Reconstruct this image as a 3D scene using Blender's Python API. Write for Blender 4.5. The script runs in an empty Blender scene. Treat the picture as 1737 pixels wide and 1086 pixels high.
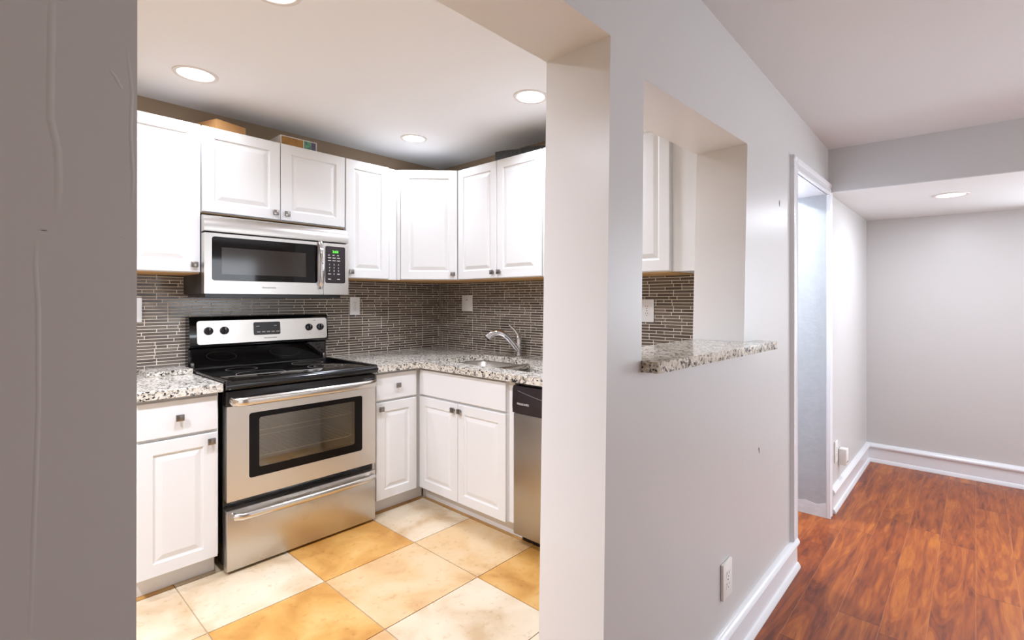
import bpy, bmesh, math, random
from mathutils import Vector, Matrix
R = math.radians
PI = math.pi
random.seed(7)
SC = bpy.context.scene
COL = SC.collection

# ---------------------------------------------------------------- camera
TH = 0.7023
cam_data = bpy.data.cameras.new('camera')
cam = bpy.data.objects.new('camera', cam_data)
COL.objects.link(cam)
cam.location = (0, 0, 1.3257)
cam.rotation_euler = (R(90), 0, TH)
cam_data.sensor_fit = 'HORIZONTAL'
cam_data.sensor_width = 36
cam_data.lens = 832.07 * 36 / 1737
cam_data.shift_x = (868.5 - 935.98) / 1737
cam_data.shift_y = (509.24 - 543) / 1737
cam_data.clip_start = 0.02
SC.camera = cam

# ---------------------------------------------------------------- world, exposure, daylight
world = bpy.data.worlds.new('sky')
SC.world = world
world.use_nodes = True
bgn = world.node_tree.nodes['Background']
bgn.inputs[0].default_value = (0.62, 0.76, 1.0, 1)
bgn.inputs[1].default_value = 1.5
SC.view_settings.view_transform = 'Standard'
SC.view_settings.look = 'None'
SC.view_settings.gamma = 1
SC.view_settings.use_curve_mapping = False
SC.view_settings.exposure = 0.0

PH = -0.0106                       # the dining side is a hair out of square with the kitchen
def D(x, y, z=0.0):
    return Vector((x * math.cos(PH) - y * math.sin(PH), x * math.sin(PH) + y * math.cos(PH), z))

def area_light(name, loc, rot, sx, sy, power, color, shape='RECTANGLE', spread=None, parent=None):
    l = bpy.data.lights.new(name, 'AREA')
    l.shape = shape; l.size = sx
    if shape in ('RECTANGLE', 'ELLIPSE'): l.size_y = sy
    l.energy = power; l.color = color
    if spread: l.spread = spread
    o = bpy.data.objects.new(name, l)
    COL.objects.link(o)
    if parent: o.parent = parent
    o.location = loc; o.rotation_euler = rot
    return o

DAY = (0.89, 0.975, 1.07)
KIT = (0.90, 0.97, 1.16)
# daylight through the window of the far wall, and through the alcove window; the side light is added fill
area_light('daylight_far_window', D(1.05, 4.66, 1.35), (R(-90), 0, PH), 1.0, 0.9, 30, DAY)
area_light('daylight_side_fill', D(2.92, 2.3, 1.45), (0, R(90), PH), 1.0, 1.3, 34, DAY)  # added unseen fill that brightens the partition wall
area_light('daylight_alcove_window', D(2.92, 4.1, 1.3), (0, R(90), PH), 0.9, 0.9, 22, DAY)
ALCOVE_W = 11.5
HALL_W = 29
DINING_W = 2

# ---------------------------------------------------------------- materials
def newmat(name):
    m = bpy.data.materials.new(name); m.use_nodes = True
    nt = m.node_tree
    return m, nt, nt.nodes['Principled BSDF']
def N(nt, t, **k):
    n = nt.nodes.new(t)
    for a, b in k.items(): setattr(n, a, b)
    return n
def rgb(h):
    h = h.lstrip('#')
    c = [int(h[i:i + 2], 16) / 255 for i in (0, 2, 4)]
    return tuple((x / 12.92 if x <= 0.04045 else ((x + 0.055) / 1.055) ** 2.4) for x in c) + (1,)
def simple(name, col, rough=0.5, metal=0.0, spec=0.5, coat=0.0, noise=0.0, nscale=8, bump=0.0, bscale=40, stretch=None, rvar=0.0):
    m, nt, p = newmat(name)
    c = rgb(col) if isinstance(col, str) else tuple(col) + (1,)
    p.inputs['Base Color'].default_value = c
    p.inputs['Roughness'].default_value = rough
    p.inputs['Metallic'].default_value = metal
    p.inputs['Specular IOR Level'].default_value = spec
    p.inputs['Coat Weight'].default_value = coat
    tc = N(nt, 'ShaderNodeTexCoord'); mp = N(nt, 'ShaderNodeMapping')
    nt.links.new(tc.outputs['Object'], mp.inputs[0])
    if stretch: mp.inputs['Scale'].default_value = stretch
    if noise > 0:
        n = N(nt, 'ShaderNodeTexNoise'); n.inputs['Scale'].default_value = nscale; n.inputs['Detail'].default_value = 4
        nt.links.new(mp.outputs[0], n.inputs['Vector'])
        r = N(nt, 'ShaderNodeValToRGB')
        r.color_ramp.elements[0].position = 0.3; r.color_ramp.elements[1].position = 0.7
        r.color_ramp.elements[0].color = tuple(x * (1 - noise) for x in c[:3]) + (1,)
        r.color_ramp.elements[1].color = tuple(min(1, x * (1 + noise * 0.6)) for x in c[:3]) + (1,)
        nt.links.new(n.outputs[0], r.inputs[0]); nt.links.new(r.outputs[0], p.inputs['Base Color'])
    if rvar > 0:
        n3 = N(nt, 'ShaderNodeTexNoise'); n3.inputs['Scale'].default_value = nscale; n3.inputs['Detail'].default_value = 3
        nt.links.new(mp.outputs[0], n3.inputs['Vector'])
        mr = N(nt, 'ShaderNodeMapRange')
        mr.inputs['From Min'].default_value = 0.3; mr.inputs['From Max'].default_value = 0.7
        mr.inputs['To Min'].default_value = max(0.02, rough - rvar); mr.inputs['To Max'].default_value = rough + rvar
        nt.links.new(n3.outputs[0], mr.inputs[0]); nt.links.new(mr.outputs[0], p.inputs['Roughness'])
    if bump > 0:
        n2 = N(nt, 'ShaderNodeTexNoise'); n2.inputs['Scale'].default_value = bscale; n2.inputs['Detail'].default_value = 3
        nt.links.new(mp.outputs[0], n2.inputs['Vector'])
        b = N(nt, 'ShaderNodeBump'); b.inputs['Strength'].default_value = bump; b.inputs['Distance'].default_value = 0.01
        nt.links.new(n2.outputs[0], b.inputs['Height']); nt.links.new(b.outputs[0], p.inputs['Normal'])
    return m
def emit(name, col, s):
    m, nt, p = newmat(name)
    c = rgb(col) if isinstance(col, str) else tuple(col) + (1,)
    p.inputs['Base Color'].default_value = c
    p.inputs['Emission Color'].default_value = c
    p.inputs['Emission Strength'].default_value = s
    return m

M = {}
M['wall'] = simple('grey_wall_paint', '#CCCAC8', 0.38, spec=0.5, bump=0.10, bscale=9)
M['reveal'] = simple('pale_reveal', '#E9E8E5', 0.30, spec=0.5, bump=0.10, bscale=9)
M['kwall'] = simple('kitchen_wall_shaded', '#A08B72', 0.6, bump=0.05, bscale=12)  # warm shade above the cabinets is put into this brown
M['ceil'] = simple('ceiling_paint', '#E6E9E8', 0.75, bump=0.04, bscale=30)
M['kceil'] = simple('kitchen_ceiling_paint', '#F4F4F4', 0.75, bump=0.04, bscale=30)
M['trim'] = simple('white_gloss_trim', '#E6E6E9', 0.25, spec=0.5, bump=0.06, bscale=25)
M['worn'] = simple('worn_white_paint', '#DCE0E4', 0.35, noise=0.05, nscale=30, bump=0.15, bscale=35)
M['chip'] = simple('bare_plaster_chip', '#7d7472', 0.8)
M['cab'] = simple('white_cabinet_lacquer', '#DFDDD9', 0.38, spec=0.45, bump=0.012, bscale=60, stretch=(4, 4, 0.4))
M['cabin'] = simple('cabinet_underside_wood', '#C79A62', 0.6, noise=0.2, nscale=6, stretch=(1, 8, 8))
M['toe'] = simple('toe_kick_white', '#E6E2DD', 0.5)
M['nickel'] = simple('brushed_nickel', '#8d8781', 0.28, metal=1.0)
M['steel'] = simple('brushed_stainless', '#DDD8D1', 0.34, metal=1.0, nscale=3, rvar=0.03)
M['steel_mw'] = simple('microwave_stainless', '#C2BDB7', 0.32, metal=1.0, nscale=3, rvar=0.03)
M['steel_dw'] = simple('dishwasher_stainless', '#B4AEA6', 0.34, metal=1.0, nscale=3, rvar=0.03)
M['smudge'] = simple('smudged_stainless', '#CBC6BF', 0.32, metal=1.0, nscale=4.5, rvar=0.08, noise=0.06)
M['chrome'] = simple('polished_chrome', '#D8D8DA', 0.07, metal=1.0)
M['handle'] = simple('satin_steel_handle', '#D4CFC8', 0.2, metal=1.0)
M['black'] = simple('black_enamel', '#0c0b0b', 0.13, spec=0.6)
M['blackp'] = simple('black_plastic', '#171314', 0.3)
M['brown'] = simple('dark_brown_panel', '#20161a', 0.25)
M['glasstop'] = simple('black_ceramic_glass', '#070606', 0.045, spec=0.7)
M['ring'] = simple('burner_ring_print', '#8a7f74', 0.4)
M['wframe'] = simple('black_window_border', '#0c0807', 0.22, spec=0.22)
M['rackm'] = simple('bright_rack_wire', '#cfc8b8', 0.35, metal=0.3)
M['mark'] = simple('printed_white_marking', '#cfcac4', 0.5)
M['dmark'] = simple('printed_dark_marking', '#5b5652', 0.5)
M['cavity'] = simple('oven_cavity_enamel', '#8d877b', 0.5)
M['plate'] = simple('white_plastic_plate', '#ECEAE6', 0.35)
M['slot'] = simple('dark_slot', '#2b2725', 0.6)
M['grout'] = simple('pale_grout', '#E4D8C6', 0.8)
M['fgrout'] = simple('floor_grout', '#A9906E', 0.8)
M['card'] = simple('tan_cardboard', '#C4925A', 0.75, noise=0.08, nscale=20)
M['game_o'] = simple('orange_printed_card', '#A0702E', 0.5, noise=0.25, nscale=30)
M['game_g'] = simple('green_printed_card', '#5F8F72', 0.5, noise=0.5, nscale=45)
M['game_w'] = simple('white_printed_card', '#CFC8BE', 0.5)
M['game_p'] = simple('violet_printed_card', '#57506b', 0.5, noise=0.4, nscale=60)
M['bag'] = simple('black_folded_plastic', '#15120f', 0.35, bump=0.3, bscale=40)
M['led'] = emit('green_clock_digits', (0.12, 0.75, 0.06), 1.6)
M['ledbg'] = simple('green_clock_backing', '#0e3a0c', 0.2)
M['lens'] = emit('lamp_lens', (1.0, 0.97, 0.93), 7)
M['lens_day'] = emit('alcove_lamp_lens', (1.0, 0.98, 0.95), 3)
M['ltrim'] = simple('white_lamp_trim', '#E4DED8', 0.5)

def dark_glass(name, tint, gl, base):
    """tinted pane: part see-through, part mirror"""
    m, nt, p = newmat(name)
    tr = N(nt, 'ShaderNodeBsdfTransparent'); tr.inputs[0].default_value = tint
    g = N(nt, 'ShaderNodeBsdfGlossy'); g.inputs['Roughness'].default_value = 0.04
    g.inputs[0].default_value = gl
    a = N(nt, 'ShaderNodeAddShader')
    nt.links.new(tr.outputs[0], a.inputs[0]); nt.links.new(g.outputs[0], a.inputs[1])
    nt.links.new(a.outputs[0], nt.nodes['Material Output'].inputs[0])
    return m
M['ovenglass'] = dark_glass('oven_window_glass', (0.60, 0.57, 0.50, 1), (0.16, 0.15, 0.135, 1), None)
M['mwglass'] = simple('microwave_window', '#0e0a09', 0.05, spec=0.28)
M['mwscreen'] = simple('microwave_screen', '#2c2621', 0.09, spec=0.4)

def granite():
    m, nt, p = newmat('speckled_granite')
    tc = N(nt, 'ShaderNodeTexCoord')
    w = N(nt, 'ShaderNodeTexNoise'); w.inputs['Scale'].default_value = 60; w.inputs['Detail'].default_value = 3
    nt.links.new(tc.outputs['Object'], w.inputs['Vector'])
    mixv = N(nt, 'ShaderNodeMix', data_type='VECTOR'); mixv.inputs['Factor'].default_value = 0.025
    nt.links.new(tc.outputs['Object'], mixv.inputs[4]); nt.links.new(w.outputs['Color'], mixv.inputs[5])
    v = N(nt, 'ShaderNodeTexVoronoi'); v.inputs['Scale'].default_value = 125
    nt.links.new(mixv.outputs[1], v.inputs['Vector'])
    sep = N(nt, 'ShaderNodeSeparateColor'); nt.links.new(v.outputs['Color'], sep.inputs[0])
    big = N(nt, 'ShaderNodeTexNoise'); big.inputs['Scale'].default_value = 26; big.inputs['Detail'].default_value = 2
    nt.links.new(tc.outputs['Object'], big.inputs['Vector'])
    add = N(nt, 'ShaderNodeMath', operation='MULTIPLY_ADD'); add.inputs[1].default_value = 0.72
    nt.links.new(sep.outputs[0], add.inputs[0])
    sc = N(nt, 'ShaderNodeMath', operation='MULTIPLY'); sc.inputs[1].default_value = 0.5
    nt.links.new(big.outputs[0], sc.inputs[0]); nt.links.new(sc.outputs[0], add.inputs[2])
    r = N(nt, 'ShaderNodeValToRGB'); r.color_ramp.interpolation = 'CONSTANT'
    e = r.color_ramp.elements
    e[0].position = 0; e[0].color = rgb('#2e2b2a')
    e[1].position = 0.32; e[1].color = rgb('#77726e')
    for pos, c in ((0.40, '#9f9789'), (0.48, '#bfb6a6'), (0.62, '#d2cabb'), (0.80, '#dcd5c8')):
        q = e.new(pos); q.color = rgb(c)
    nt.links.new(add.outputs[0], r.inputs[0]); nt.links.new(r.outputs[0], p.inputs['Base Color'])
    p.inputs['Roughness'].default_value = 0.12
    return m
M['granite'] = granite()

def travertine(name, a, b, c, patch=0.0):
    m, nt, p = newmat(name)
    tc = N(nt, 'ShaderNodeTexCoord')
    n = N(nt, 'ShaderNodeTexNoise'); n.inputs['Scale'].default_value = 4.5; n.inputs['Detail'].default_value = 7; n.inputs['Distortion'].default_value = 0.6
    nt.links.new(tc.outputs['Object'], n.inputs['Vector'])
    r = N(nt, 'ShaderNodeValToRGB'); e = r.color_ramp.elements
    e[0].position = 0.30; e[0].color = rgb(b); e[1].position = 0.66; e[1].color = rgb(c)
    q = e.new(0.48); q.color = rgb(a)
    nt.links.new(n.outputs[0], r.inputs[0])
    n2 = N(nt, 'ShaderNodeTexNoise'); n2.inputs['Scale'].default_value = 38; n2.inputs['Detail'].default_value = 5
    nt.links.new(tc.outputs['Object'], n2.inputs['Vector'])
    r2 = N(nt, 'ShaderNodeValToRGB'); r2.color_ramp.elements[0].position = 0.28; r2.color_ramp.elements[1].position = 0.42
    r2.color_ramp.elements[0].color = (0.72, 0.62, 0.5, 1); r2.color_ramp.elements[1].color = (1, 1, 1, 1)
    nt.links.new(n2.outputs[0], r2.inputs[0])
    mx = N(nt, 'ShaderNodeMix', data_type='RGBA', blend_type='MULTIPLY'); mx.inputs['Factor'].default_value = 0.55
    nt.links.new(r.outputs[0], mx.inputs[6]); nt.links.new(r2.outputs[0], mx.inputs[7])
    nt.links.new(mx.outputs[2], p.inputs['Base Color'])
    p.inputs['Roughness'].default_value = 0.42
    return m
M['t_cream'] = travertine('cream_travertine', '#C9B496', '#B59872', '#CFBEA3')
M['t_peach'] = travertine('peach_travertine', '#C6A272', '#B58A58', '#CBAE86')
M['t_gold'] = travertine('gold_travertine', '#C08E48', '#A97432', '#C99F60')

def laminate():
    m, nt, p = newmat('red_brown_laminate_planks')
    tc = N(nt, 'ShaderNodeTexCoord')
    sp = N(nt, 'ShaderNodeSeparateXYZ'); nt.links.new(tc.outputs['Object'], sp.inputs[0])
    def ma(op, a, b=None, c=None):
        n = N(nt, 'ShaderNodeMath', operation=op)
        for i, x in enumerate((a, b, c)):
            if x is None: continue
            if isinstance(x, (int, float)): n.inputs[i].default_value = x
            else: nt.links.new(x, n.inputs[i])
        return n.outputs[0]
    PW, PL = 0.1475, 1.21
    cx = ma('DIVIDE', sp.outputs[0], PW); ix = ma('FLOOR', cx); fx = ma('FRACT', cx)
    wn = N(nt, 'ShaderNodeTexWhiteNoise', noise_dimensions='1D'); nt.links.new(ix, wn.inputs['W'])
    yy = ma('ADD', ma('DIVIDE', sp.outputs[1], PL), wn.outputs['Value'])
    iy = ma('FLOOR', yy); fy = ma('FRACT', yy)
    seed = ma('ADD', ma('MULTIPLY', ix, 7.31), ma('MULTIPLY', iy, 3.17))
    wn2 = N(nt, 'ShaderNodeTexWhiteNoise', noise_dimensions='1D'); nt.links.new(seed, wn2.inputs['W'])
    co = N(nt, 'ShaderNodeCombineXYZ')
    nt.links.new(ma('MULTIPLY', sp.outputs[0], 9.0), co.inputs[0])
    nt.links.new(ma('MULTIPLY', sp.outputs[1], 1.1), co.inputs[1])
    nt.links.new(ma('MULTIPLY', seed, 5.0), co.inputs[2])
    g = N(nt, 'ShaderNodeTexNoise'); g.inputs['Scale'].default_value = 1.25; g.inputs['Detail'].default_value = 3; g.inputs['Distortion'].default_value = 1.6
    nt.links.new(co.outputs[0], g.inputs['Vector'])
    rings = ma('SINE', ma('MULTIPLY', g.outputs[0], 46.0))
    fine = N(nt, 'ShaderNodeTexNoise'); fine.inputs['Scale'].default_value = 5; fine.inputs['Detail'].default_value = 8
    nt.links.new(co.outputs[0], fine.inputs['Vector'])
    v = ma('ADD', ma('MULTIPLY', rings, 0.035), ma('ADD', ma('MULTIPLY', fine.outputs[0], 0.42), ma('MULTIPLY', g.outputs[0], 0.53)))
    v = ma('ADD', v, ma('MULTIPLY', wn2.outputs['Value'], 0.14))
    r = N(nt, 'ShaderNodeValToRGB'); e = r.color_ramp.elements
    e[0].position = 0.36; e[0].color = rgb('#5e2710'); e[1].position = 0.74; e[1].color = rgb('#b86a24')
    q = e.new(0.46); q.color = rgb('#7f3913'); q = e.new(0.58); q.color = rgb('#9a4c19')
    nt.links.new(v, r.inputs[0])
    # joints
    ex = ma('MINIMUM', fx, ma('SUBTRACT', 1.0, fx)); ey = ma('MINIMUM', fy, ma('SUBTRACT', 1.0, fy))
    jl = ma('LESS_THAN', ex, 0.008)
    je = ma('LESS_THAN', ey, 0.0013)
    mx = N(nt, 'ShaderNodeMix', data_type='RGBA'); nt.links.new(ma('MULTIPLY', jl, 0.55), mx.inputs['Factor'])
    nt.links.new(r.outputs[0], mx.inputs[6]); mx.inputs[7].default_value = rgb('#b9764c')
    mx2 = N(nt, 'ShaderNodeMix', data_type='RGBA'); nt.links.new(ma('MULTIPLY', je, 0.7), mx2.inputs['Factor'])
    nt.links.new(mx.outputs[2], mx2.inputs[6]); mx2.inputs[7].default_value = rgb('#3a1509')
    # knots
    vo = N(nt, 'ShaderNodeTexVoronoi'); vo.inputs['Scale'].default_value = 1.6
    nt.links.new(co.outputs[0], vo.inputs['Vector'])
    kn = N(nt, 'ShaderNodeMapRange'); kn.inputs['From Min'].default_value = 0.03; kn.inputs['From Max'].default_value = 0.11
    kn.inputs['To Min'].default_value = 0.75; kn.inputs['To Max'].default_value = 0
    nt.links.new(vo.outputs['Distance'], kn.inputs[0])
    mx3 = N(nt, 'ShaderNodeMix', data_type='RGBA'); nt.links.new(kn.outputs[0], mx3.inputs['Factor'])
    nt.links.new(mx2.outputs[2], mx3.inputs[6]); mx3.inputs[7].default_value = rgb('#3d1608')
    nt.links.new(mx3.outputs[2], p.inputs['Base Color'])
    p.inputs['Roughness'].default_value = 0.33
    return m
M['laminate'] = laminate()

TILES = []
for i, c in enumerate(('#62574d', '#6e6358', '#554b43', '#7b6f63')):
    TILES.append(simple('glass_mosaic_%s' % 'abcd'[i], c, 0.2, spec=0.5, noise=0.18, nscale=30, stretch=(1, 1, 6)))

# ---------------------------------------------------------------- mesh helpers
def bx(bm, x0, x1, y0, y1, z0, z1, bev=0.0, mat=0, seg=2):
    if x0 > x1: x0, x1 = x1, x0
    if y0 > y1: y0, y1 = y1, y0
    if z0 > z1: z0, z1 = z1, z0
    before = set(bm.faces) if bev > 0 else None
    v = [bm.verts.new(p) for p in ((x0, y0, z0), (x1, y0, z0), (x1, y1, z0), (x0, y1, z0), (x0, y0, z1), (x1, y0, z1), (x1, y1, z1), (x0, y1, z1))]
    fs = [bm.faces.new([v[i] for i in f]) for f in ((0, 3, 2, 1), (4, 5, 6, 7), (0, 1, 5, 4), (1, 2, 6, 5), (2, 3, 7, 6), (3, 0, 4, 7))]
    for f in fs: f.material_index = mat
    if bev > 0:
        es = set(e for f in fs for e in f.edges)
        bmesh.ops.bevel(bm, geom=list(es), offset=bev, segments=seg, profile=0.5, affect='EDGES')
        for f in bm.faces:
            if f not in before: f.material_index = mat
def prism(bm, pts, a, b, axis='x', mat=0):
    """extrude a polygon: axis x -> pts (y,z); axis y -> pts (x,z); axis z -> pts (x,y)"""
    def P(p, t):
        return {'x': (t, p[0], p[1]), 'y': (p[0], t, p[1]), 'z': (p[0], p[1], t)}[axis]
    A = [bm.verts.new(P(p, a)) for p in pts]; B = [bm.verts.new(P(p, b)) for p in pts]
    fs = [bm.faces.new(A), bm.faces.new(B[::-1])]
    n = len(pts)
    for i in range(n):
        fs.append(bm.faces.new((A[i], B[i], B[(i + 1) % n], A[(i + 1) % n])))
    for f in fs: f.material_index = mat
    return fs
def rrect(x0, x1, z0, z1, r, n=5):
    out = []
    for cx, cz, a in ((x1 - r, z1 - r, 0), (x0 + r, z1 - r, 90), (x0 + r, z0 + r, 180), (x1 - r, z0 + r, 270)):
        for k in range(n + 1):
            t = R(a + 90 * k / n); out.append((cx + r * math.cos(t), cz + r * math.sin(t)))
    return out
def frame_rr(bm, o, i, ya, yb, mat=0):
    """a flat rounded ring between the outlines o and i (same count), from y=ya to y=yb"""
    n = len(o)
    O1 = [bm.verts.new((p[0], ya, p[1])) for p in o]; I1 = [bm.verts.new((p[0], ya, p[1])) for p in i]
    O2 = [bm.verts.new((p[0], yb, p[1])) for p in o]; I2 = [bm.verts.new((p[0], yb, p[1])) for p in i]
    for k in range(n):
        j = (k + 1) % n
        for q in ((O1[k], O1[j], I1[j], I1[k]), (O2[j], O2[k], I2[k], I2[j]), (O1[j], O1[k], O2[k], O2[j]), (I1[k], I1[j], I2[j], I2[k])):
            bm.faces.new(q).material_index = mat
def tube(bm, pts, rad, n=12, mat=0, flat=1.0):
    pts = [Vector(p) for p in pts]
    rr = rad if isinstance(rad, (list, tuple)) else [rad] * len(pts)
    prev = None; rings = []
    for i, p in enumerate(pts):
        t = (pts[min(i + 1, len(pts) - 1)] - pts[max(i - 1, 0)]).normalized()
        if prev is None:
            u = t.orthogonal().normalized()
            if abs(t.z) < 0.9: u = Vector((0, 0, 1)).cross(t).normalized()
        else:
            u = (prev - t * prev.dot(t)).normalized()
        prev = u; w = t.cross(u)
        rings.append([bm.verts.new(p + (u * math.cos(2 * PI * k / n) + w * math.sin(2 * PI * k / n) * flat) * rr[i]) for k in range(n)])
    for a, b in zip(rings, rings[1:]):
        for k in range(n):
            bm.faces.new((a[k], a[(k + 1) % n], b[(k + 1) % n], b[k])).material_index = mat
    bm.faces.new(rings[0][::-1]).material_index = mat; bm.faces.new(rings[-1]).material_index = mat
def lathe(bm, prof, org, axis='z', n=32, mat=0, cap=True):
    """prof: (radius, height) pairs turned about an axis through org"""
    rings = []
    for r, h in prof:
        ring = []
        for k in range(n):
            a = 2 * PI * k / n; c, s = r * math.cos(a), r * math.sin(a)
            p = {'z': (c, s, h), 'y': (c, h, s), 'x': (h, c, s)}[axis]
            ring.append(bm.verts.new((p[0] + org[0], p[1] + org[1], p[2] + org[2])))
        rings.append(ring)
    for a, b in zip(rings, rings[1:]):
        for k in range(n):
            bm.faces.new((a[k], a[(k + 1) % n], b[(k + 1) % n], b[k])).material_index = mat
    if cap:
        bm.faces.new(rings[0][::-1]).material_index = mat; bm.faces.new(rings[-1]).material_index = mat
def panel(bm, x0, x1, z0, z1, yf, t=0.019, prof=None, mat=0):
    """door or drawer front seen from -y: nested rectangles (inset, depth into the door)"""
    rings = []
    for ins, dy in [(0, t), (0, 0.003)] + (prof or [(0.003, 0.0)]):
        rings.append([bm.verts.new(p) for p in ((x0 + ins, yf + dy, z0 + ins), (x1 - ins, yf + dy, z0 + ins), (x1 - ins, yf + dy, z1 - ins), (x0 + ins, yf + dy, z1 - ins))])
    for a, b in zip(rings, rings[1:]):
        for k in range(4):
            bm.faces.new((a[k], a[(k + 1) % 4], b[(k + 1) % 4], b[k])).material_index = mat
    bm.faces.new(rings[-1]).material_index = mat
    bm.faces.new(rings[0][::-1]).material_index = mat
RAISED = [(0.003, 0.0), (0.054, 0.0), (0.057, 0.005), (0.064, 0.0065), (0.084, 0.0015), (0.087, 0.001)]
SLAB = [(0.003, 0.0)]

def build(name, bm, mats, parent=None, smooth=40):
    bmesh.ops.recalc_face_normals(bm, faces=bm.faces)
    me = bpy.data.meshes.new(name); bm.to_mesh(me); bm.free()
    for m in (mats if isinstance(mats, (list, tuple)) else [mats]): me.materials.append(m)
    if smooth:
        for p in me.polygons: p.use_smooth = True
        me.set_sharp_from_angle(angle=R(smooth))
    o = bpy.data.objects.new(name, me); COL.objects.link(o)
    if parent: o.parent = parent
    return o
def B(): return bmesh.new()
def tag(o, label, cat, group=None, kind=None):
    o['label'] = label; o['category'] = cat
    if group: o['group'] = group
    if kind: o['kind'] = kind
    return o
def thing(name, label, cat, loc=(0, 0, 0), rz=0.0, group=None):
    o = bpy.data.objects.new(name, None); COL.objects.link(o)
    o.empty_display_size = 0.05
    o.location = loc; o.rotation_euler = (0, 0, rz)
    return tag(o, label, cat, group)
def struct(name, bm, mats, label, rz=0.0, smooth=0):
    o = build(name, bm, mats, None, smooth); o.rotation_euler = (0, 0, rz)
    o['kind'] = 'structure'; o['label'] = label; o['category'] = name.split('_')[0]
    return o
def text_mesh(items, name, m, parent, depth=0.0004):
    """items: (string, x, y, z, height, width or None, bold); lettering facing -y, centred; one mesh"""
    me_all = bmesh.new()
    for s, x, y, z, h, wd in items:
        c = bpy.data.curves.new('lettering', 'FONT'); c.body = s; c.size = 1; c.extrude = 0.02; c.offset = 0.012
        c.align_x = 'CENTER'; c.align_y = 'CENTER'
        o = bpy.data.objects.new('lettering', c); COL.objects.link(o)
        bpy.context.view_layer.update()
        me = bpy.data.meshes.new_from_object(o.evaluated_get(bpy.context.evaluated_depsgraph_get()))
        bpy.data.objects.remove(o); bpy.data.curves.remove(c)
        xs = [v.co.x for v in me.vertices]; ys = [v.co.y for v in me.vertices]
        w0, h0 = max(xs) - min(xs), max(ys) - min(ys); mx, my = (max(xs) + min(xs)) / 2, (max(ys) + min(ys)) / 2
        sz = h / h0; sx = (wd / w0) if wd else sz
        for v in me.vertices:
            v.co = Vector(((v.co.x - mx) * sx + x, y - (v.co.z + 0.02) / 0.04 * depth, (v.co.y - my) * sz + z))
        me_all.from_mesh(me); bpy.data.meshes.remove(me)
    return build(name, me_all, m, parent, 0)

# ---------------------------------------------------------------- measures
A = 3.2565; BW = 2.4537                       # range wall is x = -A, sink wall is y = BW
XU, YU = -2.9398, 2.137                       # door faces of the wall cabinets
XB, YB = -2.6078, 1.805                       # door faces of the base cabinets
KZ = 0.065                                    # kitchen tile level
DX = -0.6853; KX = DX - 0.2115                # the two faces of the partition wall (dining frame)
ZC = 2.2473                                   # dining ceiling where it meets the beam
YBM, YE = 3.385, 4.783
def zc(x, y): return ZC - 0.0171 * (x + .685) - 0.0373 * (y - 3.383)
def zb(x): return 1.982 - 0.0161 * (x + .685)

# ---------------------------------------------------------------- floors
b = B()
bx(b, KX - 1.3, 3.2, -2.6, YE + 0.3, -0.10, 0.0)
struct('floor', b, M['laminate'], 'glossy red-brown laminate plank floor of the room beyond the wall', PH)
b = B()
bx(b, -A - .05, D(DX - .02, 0).x, -1.4, BW + .05, 0.0005, KZ - 0.003, mat=0)
ys = [-1.32, -0.845, -0.37, 0.10, 0.575, 1.02, 1.485, 1.86, 2.33]
xs = [-3.13, -2.65, -2.193, -1.70, -1.24, -0.78]
pat = {(1, 3): 1, (1, 4): 1, (1, 5): 3, (1, 6): 1, (2, 3): 2, (2, 4): 3, (2, 5): 2, (2, 6): 2, (3, 4): 2, (3, 5): 1, (3, 6): 3, (1, 7): 3}
g = 0.0022
xlim = D(DX - .02, 0).x
for i in range(len(xs) - 1):
    for j in range(len(ys) - 1):
        mi = pat.get((i, j), random.choice((1, 2, 3)))
        bx(b, xs[i] + g, min(xs[i + 1] - g, xlim), ys[j] + g, ys[j + 1] - g, KZ - 0.004, KZ, mat=mi)
struct('floor.001', b, [M['fgrout'], M['t_cream'], M['t_peach'], M['t_gold']], 'cream and gold travertine tile floor of the kitchen')

# ---------------------------------------------------------------- the partition wall with the wide opening, the pass-through and the doorway
b = B()
H0, H1 = 0.0, 2.46
def yz_slab(bm, outer, holes, xa, xb):
    """outline with holes in the (y, z) plane, given thickness along x"""
    sets = []
    for x in (xa, xb):
        loops = []
        for lp in [outer] + holes:
            vs = [bm.verts.new((x, p[0], p[1])) for p in lp]
            loops.append((vs, [bm.edges.new((vs[i], vs[(i + 1) % len(vs)])) for i in range(len(vs))]))
        bmesh.ops.triangle_fill(bm, edges=[e for l in loops for e in l[1]], use_beauty=True, normal=(1, 0, 0))
        sets.append(loops)
    for (va, _), (vb, _) in zip(*sets):
        for i in range(len(va)):
            j = (i + 1) % len(va)
            bm.faces.new((va[i], va[j], vb[j], vb[i]))
OUT = [(-2.6, H0), (0.106, H0), (0.1085, 1.985), (1.016, 1.983), (0.975, H0), (2.635, H0), (2.635, 1.99), (3.345, 1.99), (3.345, H0), (YE + .1, H0), (YE + .1, H1), (-2.6, H1)]
PASS = [(1.1635, 1.130), (1.938, 1.130), (1.979, 1.945), (1.177, 1.930)]
yz_slab(b, OUT, [PASS], DX, KX)
# everything that faces into an opening, or the kitchen, takes the paler colour
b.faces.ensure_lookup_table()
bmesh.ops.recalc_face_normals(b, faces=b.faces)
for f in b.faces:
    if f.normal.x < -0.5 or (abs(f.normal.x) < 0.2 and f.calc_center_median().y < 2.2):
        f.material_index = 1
wp = struct('wall_partition', b, [M['wall'], M['reveal'], M['chip']], 'grey partition wall with wide kitchen opening and pass-through', PH)

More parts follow.
